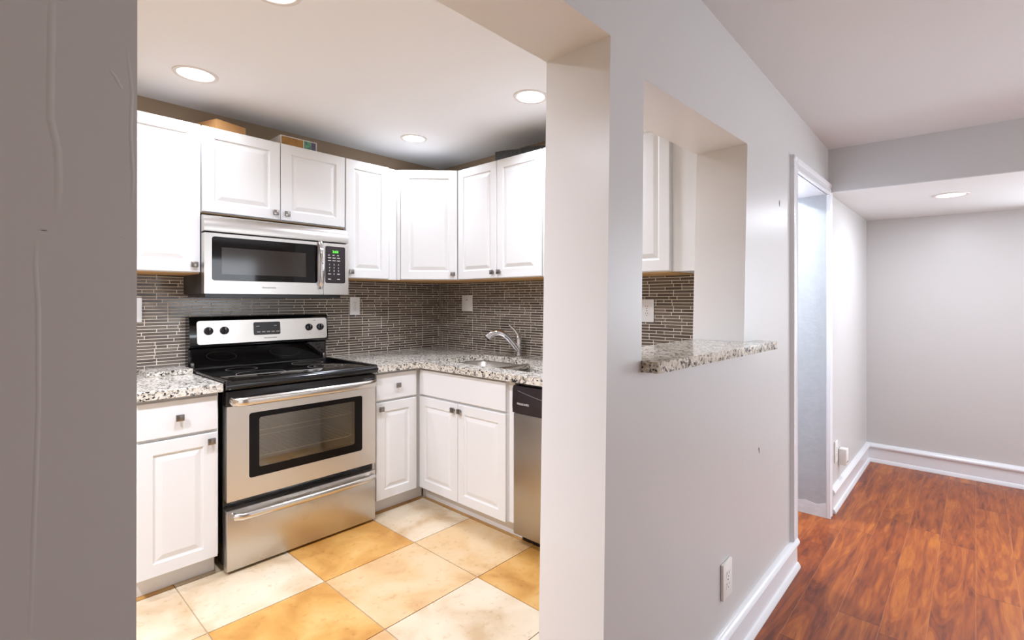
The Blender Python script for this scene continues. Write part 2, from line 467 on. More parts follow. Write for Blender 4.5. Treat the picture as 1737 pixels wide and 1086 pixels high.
# bumps, ridges and chips of the old paint
b = B()
for (y, z, w, h) in ((2.113, 0.704, .006, .014), (2.118, 0.694, .003, .02), (2.397, 1.772, .005, .030), (0.038, 1.3935, .0022, .0008)):
    prism(b, [(y - w, z), (y - w * .3, z + h * .5), (y + w, z + h * .2), (y + w * .4, z - h * .5)], DX, DX + 0.0012, 'x')
o = build('paint_chip', b, M['chip'], wp, 0)
b = B()
def ridge(pts, w, h):
    m_ = len(pts) - 1; rows = []
    for k in range(m_ * 6 + 1):
        u = k / 6; i0 = min(int(u), m_ - 1); f_ = u - i0
        y = pts[i0][0] * (1 - f_) + pts[i0 + 1][0] * f_; z = pts[i0][1] * (1 - f_) + pts[i0 + 1][1] * f_
        hh = .7 * h * math.sin(PI * k / (m_ * 6)) ** 0.5 * (.75 + .25 * math.sin(k * 2.1))
        rows.append([b.verts.new((DX - .0001 + hh * (0.5 + 0.5 * math.cos(PI * q / 4)), y + w * q / 4, z)) for q in range(-4, 5)])
    for a_, c_ in zip(rows, rows[1:]):
        for q in range(8): b.faces.new((a_[q], a_[q + 1], c_[q + 1], c_[q]))
ridge([(.046, 1.72), (.043, 1.60), (.042, 1.504), (.047, 1.476), (.048, 1.440), (.046, 1.405)], .0045, .0011)
ridge([(.033, 1.385), (.032, 1.359), (.034, 1.32), (.034, 1.217), (.031, 1.106), (.028, .98)], .0030, .0009)
ridge([(.0345, 1.396), (.0415, 1.3945)], .0014, .0008)
ridge([(.086, 1.567), (.091, 1.559), (.096, 1.548)], .0028, .0010)
ridge([(.099, 1.60), (.1035, 1.55), (.1025, 1.505), (.1045, 1.455), (.103, 1.42)], .0026, .0009)
ridge([(.095, 1.394), (.100, 1.390)], .0014, .0007)
build('paint_ridge', b, M['wall'], wp)

# ---------------------------------------------------------------- other walls
b = B(); bx(b, -A - .12, -A, -1.45, BW + .12, 0, 2.46)
struct('wall_range', b, M['kwall'], 'kitchen wall behind the range and wall cabinets')
b = B(); bx(b, -A, D(KX, BW).x + 0.004, BW, BW + .12, 0, 2.46)
struct('wall_sink', b, M['kwall'], 'kitchen wall behind the sink and faucet')
b = B(); bx(b, -A, D(KX, -1.4).x + .01, -1.57, -1.45, 0, 2.46)
struct('wall_kitchen', b, M['kwall'], 'kitchen end wall beside the opening')
b = B(); bx(b, DX - 1.5, 3.1, YE, YE + .12, 0, 2.46)
struct('wall_back', b, M['wall'], 'plain grey far wall of the alcove', PH)
b = B(); bx(b, 3.0, 3.12, -2.6, YE + .1, 0, 2.6)
struct('wall_side', b, M['wall'], 'grey long side wall of the room', PH)
b = B(); bx(b, KX, 3.1, -2.72, -2.6, 0, 2.6)
struct('wall_front', b, M['wall'], 'grey wall at the near end of the room', PH)
b = B(); bx(b, .95, 3.02, -2.61, 1.25, 0, 2.6)  # added out of view to keep side light off the near wall
struct('wall_light_block', b, M['wall'], 'added unseen grey block that shades the near wall', PH)
# hall behind the doorway
b = B()
bx(b, -2.2, DX - .003, 3.345, 3.45, 0, 2.3)
prism(b, [(DX - .003, 0), (DX - .003, 0.09), (DX - .06, 0.07), (DX - .12, 0.085), (DX - .2, 0.06), (DX - .3, .05), (DX - .3, 0)], 3.345, 3.3435, 'y')
bx(b, -2.2, KX, 2.575, 2.635, 0, 2.3)
bx(b, -2.3, -2.2, 2.575, 3.45, 0, 2.3)
struct('wall_hall', b, M['worn'], 'scuffed white wall face seen through the doorway', PH)

# ---------------------------------------------------------------- ceilings, beam
def slab(bm, x0, x1, y0, y1, zf, th=0.06):
    lo = [bm.verts.new((x, y, zf(x, y))) for x, y in ((x0, y0), (x1, y0), (x1, y1), (x0, y1))]
    hi = [bm.verts.new((x, y, zf(x, y) + th)) for x, y in ((x0, y0), (x1, y0), (x1, y1), (x0, y1))]
    bm.faces.new(lo[::-1]); bm.faces.new(hi)
    for k in range(4): bm.faces.new((lo[k], lo[(k + 1) % 4], hi[(k + 1) % 4], hi[k]))
b = B(); slab(b, DX - .005, 3.05, -2.65, YBM + .02, zc)
struct('ceiling', b, M['ceil'], 'pale grey ceiling of the room right of the wall', PH)
b = B(); slab(b, DX - .005, 3.05, YBM + .001, YE + .05, lambda x, y: zb(x) + (0 if y < 4 else -0.0), 0.05)
struct('ceiling.001', b, M['ceil'], 'lower white ceiling of the alcove', PH)
b = B()
lo = [b.verts.new((x, y, zb(x) + .004)) for x, y in ((DX - .004, YBM), (3.05, YBM), (3.05, YBM + .12), (DX - .004, YBM + .12))]
hi = [b.verts.new((x, y, zc(x, y) + .01)) for x, y in ((DX - .004, YBM), (3.05, YBM), (3.05, YBM + .12), (DX - .004, YBM + .12))]
b.faces.new(hi)
for k in range(4): b.faces.new((lo[k], lo[(k + 1) % 4], hi[(k + 1) % 4], hi[k]))
struct('wall_beam', b, M['wall'], 'grey dropped beam face in front of the alcove', PH)
b = B(); bx(b, -A - .1, D(KX, 0).x + .04, -1.5, BW + .1, 2.38, 2.44)
struct('ceiling.002', b, M['kceil'], 'white kitchen ceiling with recessed lamps')
b = B(); bx(b, -2.3, DX - .1, 2.575, 3.45, 2.22, 2.3)
struct('ceiling.003', b, M['ceil'], 'hall ceiling behind the doorway', PH)

# ---------------------------------------------------------------- baseboards and door casing (dining frame)
BASE = [(0, 0), (0.030, 0), (0.030, 0.010), (0.022, 0.024), (0.015, 0.028), (0.014, 0.106), (0.020, 0.112), (0.027, 0.122), (0.027, 0.130), (0.020, 0.142), (0.010, 0.150), (0, 0.152)]
b = B()
prism(b, [(DX + p[0], p[1]) for p in BASE], 0.98, 2.640, 'y')
struct('baseboard_partition', b, M['trim'], 'white moulded baseboard along the partition wall, under the outlet', PH, 30)
b = B()
n = len(BASE)
L1 = [b.verts.new((DX + p[0], 3.445, p[1])) for p in BASE]
L2 = [b.verts.new((DX + p[0], YE - p[0], p[1])) for p in BASE]
L3 = [b.verts.new((2.98, YE - p[0], p[1])) for p in BASE]
for P, Q in ((L1, L2), (L2, L3)):
    for k in range(n): b.faces.new((P[k], P[(k + 1) % n], Q[(k + 1) % n], Q[k]))
b.faces.new(L1)
struct('baseboard_alcove', b, M['trim'], 'white moulded baseboard around the alcove corner', PH, 30)
# doorway casing
CASE = [(0, 0), (0.019, 0), (0.021, .008), (0.017, .014), (0.015, .042), (0.019, .050), (0.019, .066), (0, 0.07)]
b = B()
prism(b, [(DX + p[0], 2.635 - p[1]) for p in CASE], 0.152, 2.034, 'z')
prism(b, [(DX + p[0], 3.345 + p[1]) for p in CASE], 0.0, 1.99, 'z')
prism(b, [(DX + p[0], 1.966 + p[1]) for p in CASE], 2.566, YBM, 'y')
bx(b, KX + .002, DX + .004, 2.622, 2.640, 0.0, 1.99)
bx(b, KX + .002, DX + .004, 2.635, 3.345, 1.966, 1.995)
struct('trim_1', b, M['trim'], 'white fluted casing around the doorway', PH, 30)

# ---------------------------------------------------------------- backsplash
def backsplash(name, label, x0, x1, z0, z1, loc, rz, sheets):
    """mosaic of thin glass strips; local x along the wall, front is -y"""
    bm = B(); PIT = 0.0172; GR = 0.0033
    bx(bm, x0, x1, -0.004, 0, z0, z1, mat=0)
    z = z0
    while z < z1 - 0.004:
        zt = min(z + PIT - GR, z1)
        x = x0
        off = random.random() * 0.14
        first = True
        while x < x1 - 0.004:
            w = random.choice((0.048, 0.098, 0.098, 0.148, 0.148))
            if first: w = max(0.02, w - off); first = False
            xe = min(x + w, x1)
            # strips break at the sheet seams
            for sx in sheets:
                if x < sx - 0.02 and xe > sx - 0.02 and random.random() < 0.55: xe = sx
            xb = xe - GR
            if xb - x > 0.006:
                mi = random.choice((1, 1, 2, 2, 3, 4))
                v = [bm.verts.new(p) for p in ((x, -.004, z), (xb, -.004, z), (xb, -.004, zt), (x, -.004, zt),
                     (x + .0008, -.0052, z + .0008), (xb - .0008, -.0052, z + .0008), (xb - .0008, -.0052, zt - .0008), (x + .0008, -.0052, zt - .0008))]
                for q in ((4, 5, 6, 7), (0, 1, 5, 4), (1, 2, 6, 5), (2, 3, 7, 6), (3, 0, 4, 7)):
                    bm.faces.new([v[k] for k in q]).material_index = mi
            x = xe
        z += PIT
    o = build(name, bm, [M['grout']] + TILES, None, 0)
    o.location = loc; o.rotation_euler = (0, 0, rz)
    return tag(o, label, 'backsplash', 'grey glass mosaic backsplashes')
backsplash('backsplash', 'grey-brown glass strip mosaic on the wall behind the range', 0, BW + 0.3 - .008, 0.90, 1.80, (-A + .0006, -.3, 0), R(90), [k * .3 + .18 for k in range(10)])
backsplash('backsplash', 'grey-brown glass strip mosaic behind the sink and faucet', 0.007, A + D(KX, BW).x - 0.002, 0.90, 1.50, (-A, BW - .0006, 0), 0, [k * .3 + .1 for k in range(9)])

# ---------------------------------------------------------------- cabinets
def knob(door, x, y, z):
    bm = B()
    bx(bm, x - .006, x + .006, y - .014, y, z - .006, z + .006)
    bx(bm, x - .015, x + .015, y - .022, y - .013, z - .014, z + .014, bev=0.002)
    return build('knob', bm, M['nickel'], door)
def door(par, name, x0, x1, z0, z1, yf, prof, kn=None):
    bm = B(); panel(bm, x0, x1, z0, z1, yf, prof=prof)
    o = build(name, bm, M['cab'], par, 0)
    if kn: knob(o, kn[0], yf, kn[1])
    return o
def wall_cabinet(label, loc, rz, w, z0, z1, dep, doors, filler=(0, 0)):
    t = thing('wall_cabinet', label, 'cabinet', (loc[0], loc[1], z0), rz, 'white wall cabinets')
    bm = B(); d = dep - .019
    bx(bm, 0, w, -d + .02, -.008, .012, z1 - z0, mat=0)
    bx(bm, 0, w, -d, -d + .02, 0, z1 - z0 + .001, mat=0)        # face frame
    bx(bm, 0, .015, -d + .02, -.008, 0, .012); bx(bm, w - .015, w, -d + .02, -.008, 0, .012)
    build('carcass', bm, M['cab'], t, 0)
    bm = B(); bx(bm, .001, w - .001, -d + .001, -.0085, -.005, -.0004)
    u = build('bottom_panel', bm, M['cabin'], t, 0); u['label'] = 'unpainted wood underside'
    for x0, x1, k in doors:
        kn = None
        if k == 'l': kn = (x0 + .028, .040)
        if k == 'r': kn = (x1 - .028, .040)
        door(t, 'door', x0, x1, .003, z1 - z0, -dep, RAISED, kn)
    return t
UD = A + XU          # depth of the wall cabinets, door included
ZT, ZB = 2.208, 1.463
wall_cabinet('tall white wall cabinet left of the microwave, partly behind the wall edge', (-A, .436), R(90), .309, ZB, ZT, -(-A - XU) , [(.003, .305, 'r')])
wall_cabinet('short white double-door wall cabinet directly above the microwave', (-A, .746), R(90), .747, 1.772, ZT, UD, [(.002, .371, 'r'), (.375, .745, 'l')])
wall_cabinet('white single-door wall cabinet between the microwave and the corner cabinet', (-A, 1.494), R(90), .374, ZB, ZT, UD, [(.004, .300, 'l')])
wall_cabinet('white double-door wall cabinet above the sink', (-2.652, BW), 0, .768, ZB, ZT, BW - YU, [(.006, .385, 'r'), (.389, .765, 'l')])
wall_cabinet('white wall cabinet seen through the pass-through, wood underside showing', (-1.880, BW), 0, .806, ZB, ZT, BW - YU, [(.003, .400, 'r'), (.404, .803, 'l')])
# diagonal corner cabinet
t = thing('corner_wall_cabinet', 'white diagonal corner wall cabinet with one door', 'cabinet', (-A, BW, ZB))
p1 = Vector((XU - .019 + A, 1.8695 - BW)); p2 = Vector((-2.6535 + A, YU + .019 - BW))
bm = B(); poly = [(.008, -.008), (.008, p1.y), (p1.x, p1.y), (p2.x, p2.y), (p2.x, -.008)]
prism(bm, poly, 0, ZT - ZB, 'z'); build('carcass', bm, M['cab'], t, 0)
bm = B(); prism(bm, [(.012, -.012), (.012, p1.y + .004), (p1.x - .002, p1.y + .004), (p2.x - .004, p2.y + .002), (p2.x - .004, -.012)], -.005, -.0004, 'z')
u = build('bottom_panel', bm, M['cabin'], t, 0); u['label'] = 'unpainted wood underside'
bm = B(); L = (p2 - p1).length
panel(bm, .026, L - .012, .003, ZT - ZB, -.019, prof=RAISED)
dd = build('door', bm, M['cab'], t, 0)
ang = math.atan2(p2.y - p1.y, p2.x - p1.x)
dd.location = (p1.x, p1.y, 0); dd.rotation_euler = (0, 0, ang)
knob(dd, L - .040, -.019, .040)
bm = B(); dr = (p2 - p1).normalized(); nn = Vector((dr.y, -dr.x))
q = [p1, p1 + dr * .024, p1 + dr * .024 + nn * .016, p1 + nn * .010]
prism(bm, [tuple(v) for v in q], 0.0, ZT - ZB, 'z')
build('filler_strip', bm, M['cab'], t, 0)
# scribe filler between the last wall cabinet and the partition
t = thing('filler_panel', 'white filler strip between the last wall cabinet and the partition wall', 'panel', (-1.0735, BW, ZB))
bm = B(); bx(bm, 0, D(KX, 2.15).x + 1.0735 - .001, -(BW - YU) + .024, -.008, 0, ZT - ZB); build('face', bm, M['cab'], t, 0)

def base_cabinet(label, loc, rz, w, dep, doors, drawers, toe=(0, None), blind=None):
    t = thing('base_cabinet', label, 'cabinet', (loc[0], loc[1], KZ), rz, 'white base cabinets')
    bm = B(); d = dep - .019; H = 0.905 - KZ
    if blind:   # hollow where the bowls hang
        bx(bm, 0, w, -d, -d + .018, .095, H); bx(bm, 0, .015, -d + .018, -.01, .095, H); bx(bm, w - .015, w, -d + .018, -.01, .095, H)
        bx(bm, .015, w - .015, -d + .018, -.01, .095, .11)
    else:
        bx(bm, 0, w, -d, -.01, .095, H)
    build('carcass', bm, M['cab'], t, 0)
    bm = B(); bx(bm, toe[0], toe[1] if toe[1] is not None else w, -d + .056, -d + .074, 0.001, .095)
    build('toe_kick', bm, M['toe'], t, 0)
    for x0, x1, k in doors:
        kn = (x0 + .026, .690 - KZ) if k == 'l' else ((x1 - .028, .690 - KZ) if k == 'r' else None)
        door(t, 'door', x0, x1, .158 - KZ, .726 - KZ, -dep, RAISED, kn)
    for x0, x1, k in drawers:
        door(t, 'drawer_front' , x0, x1, .739 - KZ, .893 - KZ, -dep, SLAB, ((x0 + x1) / 2, .817 - KZ) if k else None)
    return t
FBD = A + XB
base_cabinet('white base cabinet left of the range, drawer over one door', (-A, .430), R(90), .300, FBD, [(.006, .294, 'r')], [(.006, .294, 1)])
base_cabinet('narrow white base cabinet right of the range, drawer over one door', (-A, 1.497), R(90), .325, FBD, [(.014, .287, 'l')], [(.014, .287, 1)], toe=(0, .375))
base_cabinet('white sink base cabinet with two doors under one wide false drawer', (-2.632, BW), 0, .790, BW - YB, [(.020, .391, 'r'), (.395, .785, 'l')], [(.020, .785, 0)], toe=(-.05, .79), blind=1)
t = thing('filler_panel', 'white upright filler strip between the sink cabinet and the dishwasher', 'panel', (-1.841, BW, KZ))
bm = B(); bx(bm, .0005, .046, -(BW - YB) + .022, -.600, .095, .905 - KZ); build('face', bm, M['cab'], t, 0)
bm = B(); bx(bm, .0005, .046, -(BW - YB) + .075, -(BW - YB) + .093, .001, .095); build('toe_kick', bm, M['toe'], t, 0)

# ---------------------------------------------------------------- countertops
CT, CB = 0.945, 0.9065
def arc(cx, cy, r, a0, a1, n=5):
    return [(cx + r * math.cos(R(a0 + (a1 - a0) * k / n)), cy + r * math.sin(R(a0 + (a1 - a0) * k / n))) for k in range(n + 1)]
def poly_slab_with_holes(bm, outer, holes, z0, z1, mat=0):
    """triangulated slab with holes"""
    for z in (z0, z1):
        loops = []
        for lp in [outer] + holes:
            vs = [bm.verts.new((p[0], p[1], z)) for p in lp]
            es = [bm.edges.new((vs[i], vs[(i + 1) % len(vs)])) for i in range(len(vs))]
            loops.append((vs, es))
        es = [e for l in loops for e in l[1]]
        bmesh.ops.triangle_fill(bm, edges=es, use_beauty=True)
        if z == z0: low = loops
    for (va, _), (vb, _) in zip(low, loops):
        for i in range(len(va)):
            j = (i + 1) % len(va)
            bm.faces.new((va[i], va[j], vb[j], vb[i]))
CF = XB + .022; CFY = YB - .022
XR_END = D(KX, 2.0).x - .004
bm = B()
outer = [(-A + .008, 1.496), (-A + .008, BW - .008), (XR_END, BW - .008), (XR_END, CFY), (CF + .03, CFY)] + arc(CF + .03, CFY - .03, .03, 90, 180, 4)[1:] + [(CF, 1.496)]
def bowl(x0, x1, y0, y1, r):
    return arc(x1 - r, y1 - r, r, 0, 90) + arc(x0 + r, y1 - r, r, 90, 180) + arc(x0 + r, y0 + r, r, 180, 270) + arc(x1 - r, y0 + r, r, 270, 360)
# one cut-out, wider at the left bowl
hole = arc(-2.555, 1.953, .05, 180, 270) + [(-1.72, 1.903), (-1.695, 1.912), (-1.69, 1.926), (-1.70, 1.940), (-1.76, 1.975), (-1.85, 2.020), (-1.93, 2.085), (-2.00, 2.160), (-2.07, 2.235), (-2.14, 2.285), (-2.22, 2.308), (-2.34, 2.314), (-2.46, 2.308)] + arc(-2.535, 2.225, .075, 95, 180)
poly_slab_with_holes(bm, outer, [hole], CB, CT)
bm.normal_update()
ct = build('countertop', bm, M['granite'], None, 0)
tag(ct, 'L-shaped speckled granite countertop around the sink corner', 'countertop')
bm = B(); bx(bm, -A + .008, CF, .420, .7405, CB, CT, bev=.003)
ct = build('countertop', bm, M['granite'], None, 0)
tag(ct, 'short speckled granite countertop left of the range', 'countertop')
bm = B(); bx(bm, -A + .010, -3.055, .552, .738, CT + .0005, CT + .026, bev=.002)
tag(build('granite_block', bm, M['granite'], None, 0), 'loose granite strip lying on the counter left of the range', 'granite offcut')

# ---------------------------------------------------------------- sink
t = thing('kitchen_sink', 'stainless undermount double-bowl sink set in the granite', 'sink', (-2.17, 2.03, CB))
def make_bowl(x0, x1, y0, y1, r, depth):
    bm = B(); N0 = 6
    def lp(x0, x1, y0, y1, r, z):
        return [bm.verts.new((p[0] + 2.17, p[1] - 2.03, z)) for p in (arc(x1 - r, y1 - r, r, 0, 90, N0) + arc(x0 + r, y1 - r, r, 90, 180, N0) + arc(x0 + r, y0 + r, r, 180, 270, N0) + arc(x1 - r, y0 + r, r, 270, 360, N0))]
    L_ = [lp(x0 - .008, x1 + .008, y0 - .008, y1 + .008, r + .008, -.001), lp(x0, x1, y0, y1, r, -.001), lp(x0 + .004, x1 - .004, y0 + .004, y1 - .004, r, -.012),
          lp(x0 + .01, x1 - .01, y0 + .01, y1 - .01, r, -depth + .03), lp(x0 + .03, x1 - .03, y0 + .03, y1 - .03, max(.02, r - .015), -depth)]
    for a_, b_ in zip(L_, L_[1:]):
        for k in range(len(a_)): bm.faces.new((a_[k], a_[(k + 1) % len(a_)], b_[(k + 1) % len(a_)], b_[k]))
    bm.faces.new(L_[-1])
    o = build('bowl', bm, M['steel'], t, 50)
    bm = B(); lathe(bm, [(.038, -depth + .0005), (.040, -depth + .003), (.030, -depth + .003), (.026, -depth + .001)], ((x0 + x1) / 2 + 2.17, (y0 + y1) / 2 - 2.03, 0), n=20)
    build('drain', bm, M['chrome'], o)
make_bowl(-2.612, -2.088, 1.885, 2.322, .07, .20)
make_bowl(-2.062, -1.672, 1.885, 2.255, .06, .16)

bm = B(); bx(bm, -2.092 + 2.17, -2.058 + 2.17, 1.908 - 2.03, 2.236 - 2.03, -.12, .026, bev=.010, seg=4)
build('divider', bm, M['handle'], t)

# ---------------------------------------------------------------- faucet
FX, FY = -2.300, 2.372
t = thing('faucet', 'chrome single-lever pull-out faucet behind the sink', 'faucet', (FX, FY, CT))
bm = B(); lathe(bm, [(.027, 0), (.027, .006), (.021, .010), (.019, .030), (.017, .034)], (0, 0, 0), n=24)
build('base', bm, M['chrome'], t)
bm = B(); tube(bm, [(0, 0, .03), (0, 0, .08), (-.001, 0, .125), (-.004, .004, .150)], [.018, .019, .021, .014], 18)
build('body', bm, M['chrome'], t)
bm = B(); tube(bm, [(0, -.006, .045), (-.016, -.035, .090), (-.033, -.066, .130), (-.043, -.085, .148)], [.018, .0185, .0185, .019], 18)
build('spout', bm, M['chrome'], t)
bm = B(); tube(bm, [(-.043, -.085, .148), (-.050, -.098, .158), (-.062, -.118, .166), (-.078, -.142, .164), (-.095, -.165, .150), (-.106, -.182, .130)], [.0185, .0205, .0215, .022, .0245, .026], 18)
h = build('spray_head', bm, M['chrome'], t)
bm = B(); tube(bm, [(-.106, -.182, .130), (-.109, -.187, .124)], [.021, .020], 18); build('nozzle', bm, M['blackp'], h)
bm = B(); tube(bm, [(-.0, .002, .120), (-.006, -.002, .150), (-.020, -.014, .178), (-.040, -.034, .204), (-.048, -.041, .212)], [.020, .015, .010, .008, .007], 14)
build('lever', bm, M['chrome'], t)

# ---------------------------------------------------------------- electric range
RY0, RW = .745, .748
t = thing('range', 'stainless and black electric range with smooth glass cooktop', 'range', (-A + .008, RY0, KZ), R(90))
rz_ = lambda z: z - KZ                 # local heights
fy = lambda X: -(X + A - .008)         # local depth of a world x
w = RW
bm = B()
bx(bm, .003, .075, fy(-2.626), -.002, .035, rz_(.912)); bx(bm, w - .075, w - .003, fy(-2.626), -.002, .035, rz_(.912))
bx(bm, .075, w - .075, fy(-2.626), -.002, .035, rz_(.44)); bx(bm, .075, w - .075, fy(-2.626), -.002, rz_(.83), rz_(.912))
bx(bm, .075, w - .075, fy(-3.06), -.002, rz_(.44), rz_(.83))
build('body', bm, M['black'], t)
for x in (.05, w - .05):
    for y in (fy(-2.66), -.06):
        bm = B(); lathe(bm, [(.016, .001), (.016, .012), (.010, .014), (.010, .036)], (x, y, 0), n=14); build('foot', bm, M['blackp'], t)
# cooktop: black frame with bullnose and the glass
bm = B()
yc = fy(-2.558)
prof = [(yc + .06, rz_(.912)), (yc + .012, rz_(.9125)), (yc + .003, rz_(.918)), (yc, rz_(.928)), (yc + .002, rz_(.940)), (yc + .009, rz_(.950)), (yc + .020, rz_(.9545)), (yc + .034, rz_(.953)), (yc + .040, rz_(.9475)),
        (-.10, rz_(.9475)), (-.095, rz_(.956)), (-.01, rz_(.956)), (-.01, rz_(.912))]
prism(bm, prof, 0, w, 'x')
for xa, xb in ((0, .022), (w - .022, w)):
    prism(bm, [(xa, rz_(.947)), (xa, rz_(.955)), (xa + .003, rz_(.958)), (xb - .003, rz_(.958)), (xb, rz_(.955)), (xb, rz_(.947))], yc + .012, -.02, 'y')
ck = build('cooktop', bm, M['black'], t, 50)
bm = B(); bx(bm, .022, w - .022, yc + .040, -.10, rz_(.9476), rz_(.9505), bev=.001)
gl = build('glass_surface', bm, M['glasstop'], ck)
def ringmesh(cx, cy, r, z, wd=.003):
    bm_ = B(); n_ = 56
    for k in range(n_):
        a0, a1 = 2 * PI * k / n_, 2 * PI * (k + 1) / n_
        vs = [bm_.verts.new((cx + q * math.cos(a), cy + q * math.sin(a), z)) for q, a in ((r, a0), (r, a1), (r - wd, a1), (r - wd, a0))]
        bm_.faces.new(vs)
    return bm_
for X, Y, r in ((-2.78, .965, .112), (-2.80, 1.305, .092), (-3.02, .95, .075), (-3.02, 1.30, .085)):
    build('burner_ring', ringmesh(Y - RY0, fy(X), r, rz_(.9507)), M['ring'], ck, 0)
build('burner_ring', ringmesh(1.305 - RY0, fy(-2.80), .060, rz_(.9507)), M['ring'], ck, 0)
# backguard
bm = B()
bg = [(-.004, rz_(.94)), (-.052, rz_(.945)), (-.055, rz_(1.055)), (-.066, rz_(1.062)), (-.086, rz_(1.068)), (-.090, rz_(1.078)), (-.078, rz_(1.220)), (-.066, rz_(1.232)), (-.045, rz_(1.236)), (-.004, rz_(1.230))]
prism(bm, bg, .004, w - .002, 'x')
bgm = build('backguard', bm, M['black'], t, 50)
bm = B()
prism(bm, [(-.053, rz_(.955)), (-.060, rz_(.957)), (-.074, rz_(1.060)), (-.055, rz_(1.060))], .018, w - .018, 'x')
build('lower_glass_panel', bm, M['glasstop'], bgm)
for xa in (.012, w - .030):
    bm = B(); bx(bm, xa, xa + .016, -.075, -.055, rz_(.955), rz_(.985), bev=.003); build('bracket', bm, M['nickel'], bgm)
# sloping stainless console
y0c, y1c, z0c, z1c = -.0915, -.0800, rz_(1.084), rz_(1.212)
tilt = math.atan2(y1c - y0c, z1c - z0c)
bm = B()
H = math.hypot(y1c - y0c, z1c - z0c)
o_ = rrect(.036, w - .012, 0, H, .014)
prism(bm, o_, -.002, .004, 'y')
con = build('control_panel', bm, M['steel'], bgm, 30)
con.location = (0, y0c, z0c); con.rotation_euler = (-tilt, 0, 0)
def zz(z): return (z - KZ - z0c)
for Y in (.828, .903, 1.373, 1.443):
    bm = B(); X = Y - RY0 + (.006 if Y < 1 else -.004)
    lathe(bm, [(.022, -.002), (.022, -.006), (.019, -.014), (.016, -.015)], (X, 0, zz(1.156)), 'y', 26)
    bx(bm, X - .005, X + .005, -.028, -.010, zz(1.156) - .019, zz(1.156) + .019, bev=.002)
    kb = build('knob', bm, M['blackp'], con)
    bm = B(); bx(bm, X - .0012, X + .0012, -.0285, -.0275, zz(1.156) + .004, zz(1.156) + .018); build('pointer_mark', bm, M['mark'], kb, 0)
for q in (('4', .828 - RY0 + .03, 1.196), ('6', .828 - RY0 + .006, 1.120), ('6', .903 - RY0, 1.118), ('4', 1.373 - RY0, 1.118), ('4', 1.443 - RY0, 1.118), ('OFF', 1.405 - RY0, 1.197)):
    text_mesh([(q[0], q[1], -.0022, zz(q[2]), .005, None)], 'dial_mark', M['dmark'], con)
text_mesh([('FRIGIDAIRE', 1.145 - RY0, -.0022, zz(1.103), .0075, .070)], 'lettering', M['dmark'], con)
bm = B(); prism(bm, rrect(1.056 - RY0, 1.200 - RY0, zz(1.122), zz(1.197), .008), -.0022, -.005, 'y')
dsp = build('display', bm, M['brown'], con, 30)
for xa, xb, za, zb_ in [(1.072 + k * .026, 1.090 + k * .026, 1.136, 1.143) for k in range(5)] + [(1.068, 1.086, 1.170, 1.176), (1.165, 1.180, 1.172, 1.176)]:
    bm = B(); bx(bm, xa - RY0, xb - RY0, -.0062, -.005, zz(za), zz(zb_)); build('button', bm, M['mark'], dsp, 0)
# vent strip, oven door
bm = B(); bx(bm, .006, w - .006, fy(-2.625), fy(-2.66), rz_(.880), rz_(.911)); 
for k in range(11): bx(bm, .10 + k * .05, .135 + k * .05, fy(-2.624), fy(-2.628), rz_(.899), rz_(.904))
build('vent_strip', bm, M['blackp'], t, 0)
yd = fy(-2.578); yb = fy(-2.625)
WX0, WX1, WZ0, WZ1 = .842 - RY0, 1.408 - RY0, rz_(.487), rz_(.793)
bm = B()
dx0, dx1, dz0, dz1 = .006, w - .006, rz_(.398), rz_(.905)
ow = rrect(dx0, dx1, dz0, rz_(.836), .002); iw = rrect(WX0, WX1, WZ0, WZ1, .012)
frame_rr(bm, ow, iw, yd, yb)
od = build('oven_door', bm, M['steel'], t, 30)
bm = B(); bx(bm, dx0, dx1, yd + .001, yb, rz_(.837), dz1, bev=.004); build('door_top', bm, M['blackp'], od)
bm = B(); frame_rr(bm, rrect(WX0 + .0003, WX1 - .0003, WZ0 + .0003, WZ1 - .0003, .012), rrect(.886 - RY0, 1.368 - RY0, rz_(.528), rz_(.767), .012), yd + .001, yb - .005)
build('window_frame', bm, M['wframe'], od, 30)
bm = B(); bx(bm, .886 - RY0 - .003, 1.368 - RY0 + .003, yd + .004, yd + .007, rz_(.525), rz_(.770)); build('window_glass', bm, M['ovenglass'], od, 0)
# the oven cavity behind the glass, with two wire racks
bm = B()
cx0, cx1, cz0, cz1, cya, cyb = .0765, w - .0765, rz_(.4415), rz_(.8285), fy(-2.628), fy(-3.058)
v = [bm.verts.new(p) for p in ((cx0, cya, cz0), (cx1, cya, cz0), (cx1, cya, cz1), (cx0, cya, cz1), (cx0, cyb, cz0), (cx1, cyb, cz0), (cx1, cyb, cz1), (cx0, cyb, cz1))]
for q in ((4, 5, 6, 7), (0, 1, 5, 4), (1, 2, 6, 5), (2, 3, 7, 6), (3, 0, 4, 7)): bm.faces.new([v[k] for k in q])
build('oven_interior', bm, M['cavity'], t, 0)
for z in (.690, .565):
    bm = B(); zq = rz_(z); ya_, yb_ = cya + .008, cyb - .02
    tube(bm, [(cx0 + .002, ya_ + .03, zq), (cx0 + .03, ya_, zq + .012), (cx0 + .06, ya_, zq), (cx1 - .06, ya_, zq), (cx1 - .03, ya_, zq + .012), (cx1 - .002, ya_ + .03, zq)], .0028, 8)
    tube(bm, [(cx0 + .002, yb_, zq), (cx1 - .002, yb_, zq)], .0028, 6)
    for k in range(18):
        x = cx0 + .03 + (cx1 - cx0 - .06) * k / 17
        tube(bm, [(x, ya_ + .002, zq), (x, yb_, zq)], .0013, 5)
    build('oven_rack', bm, M['rackm'], t)
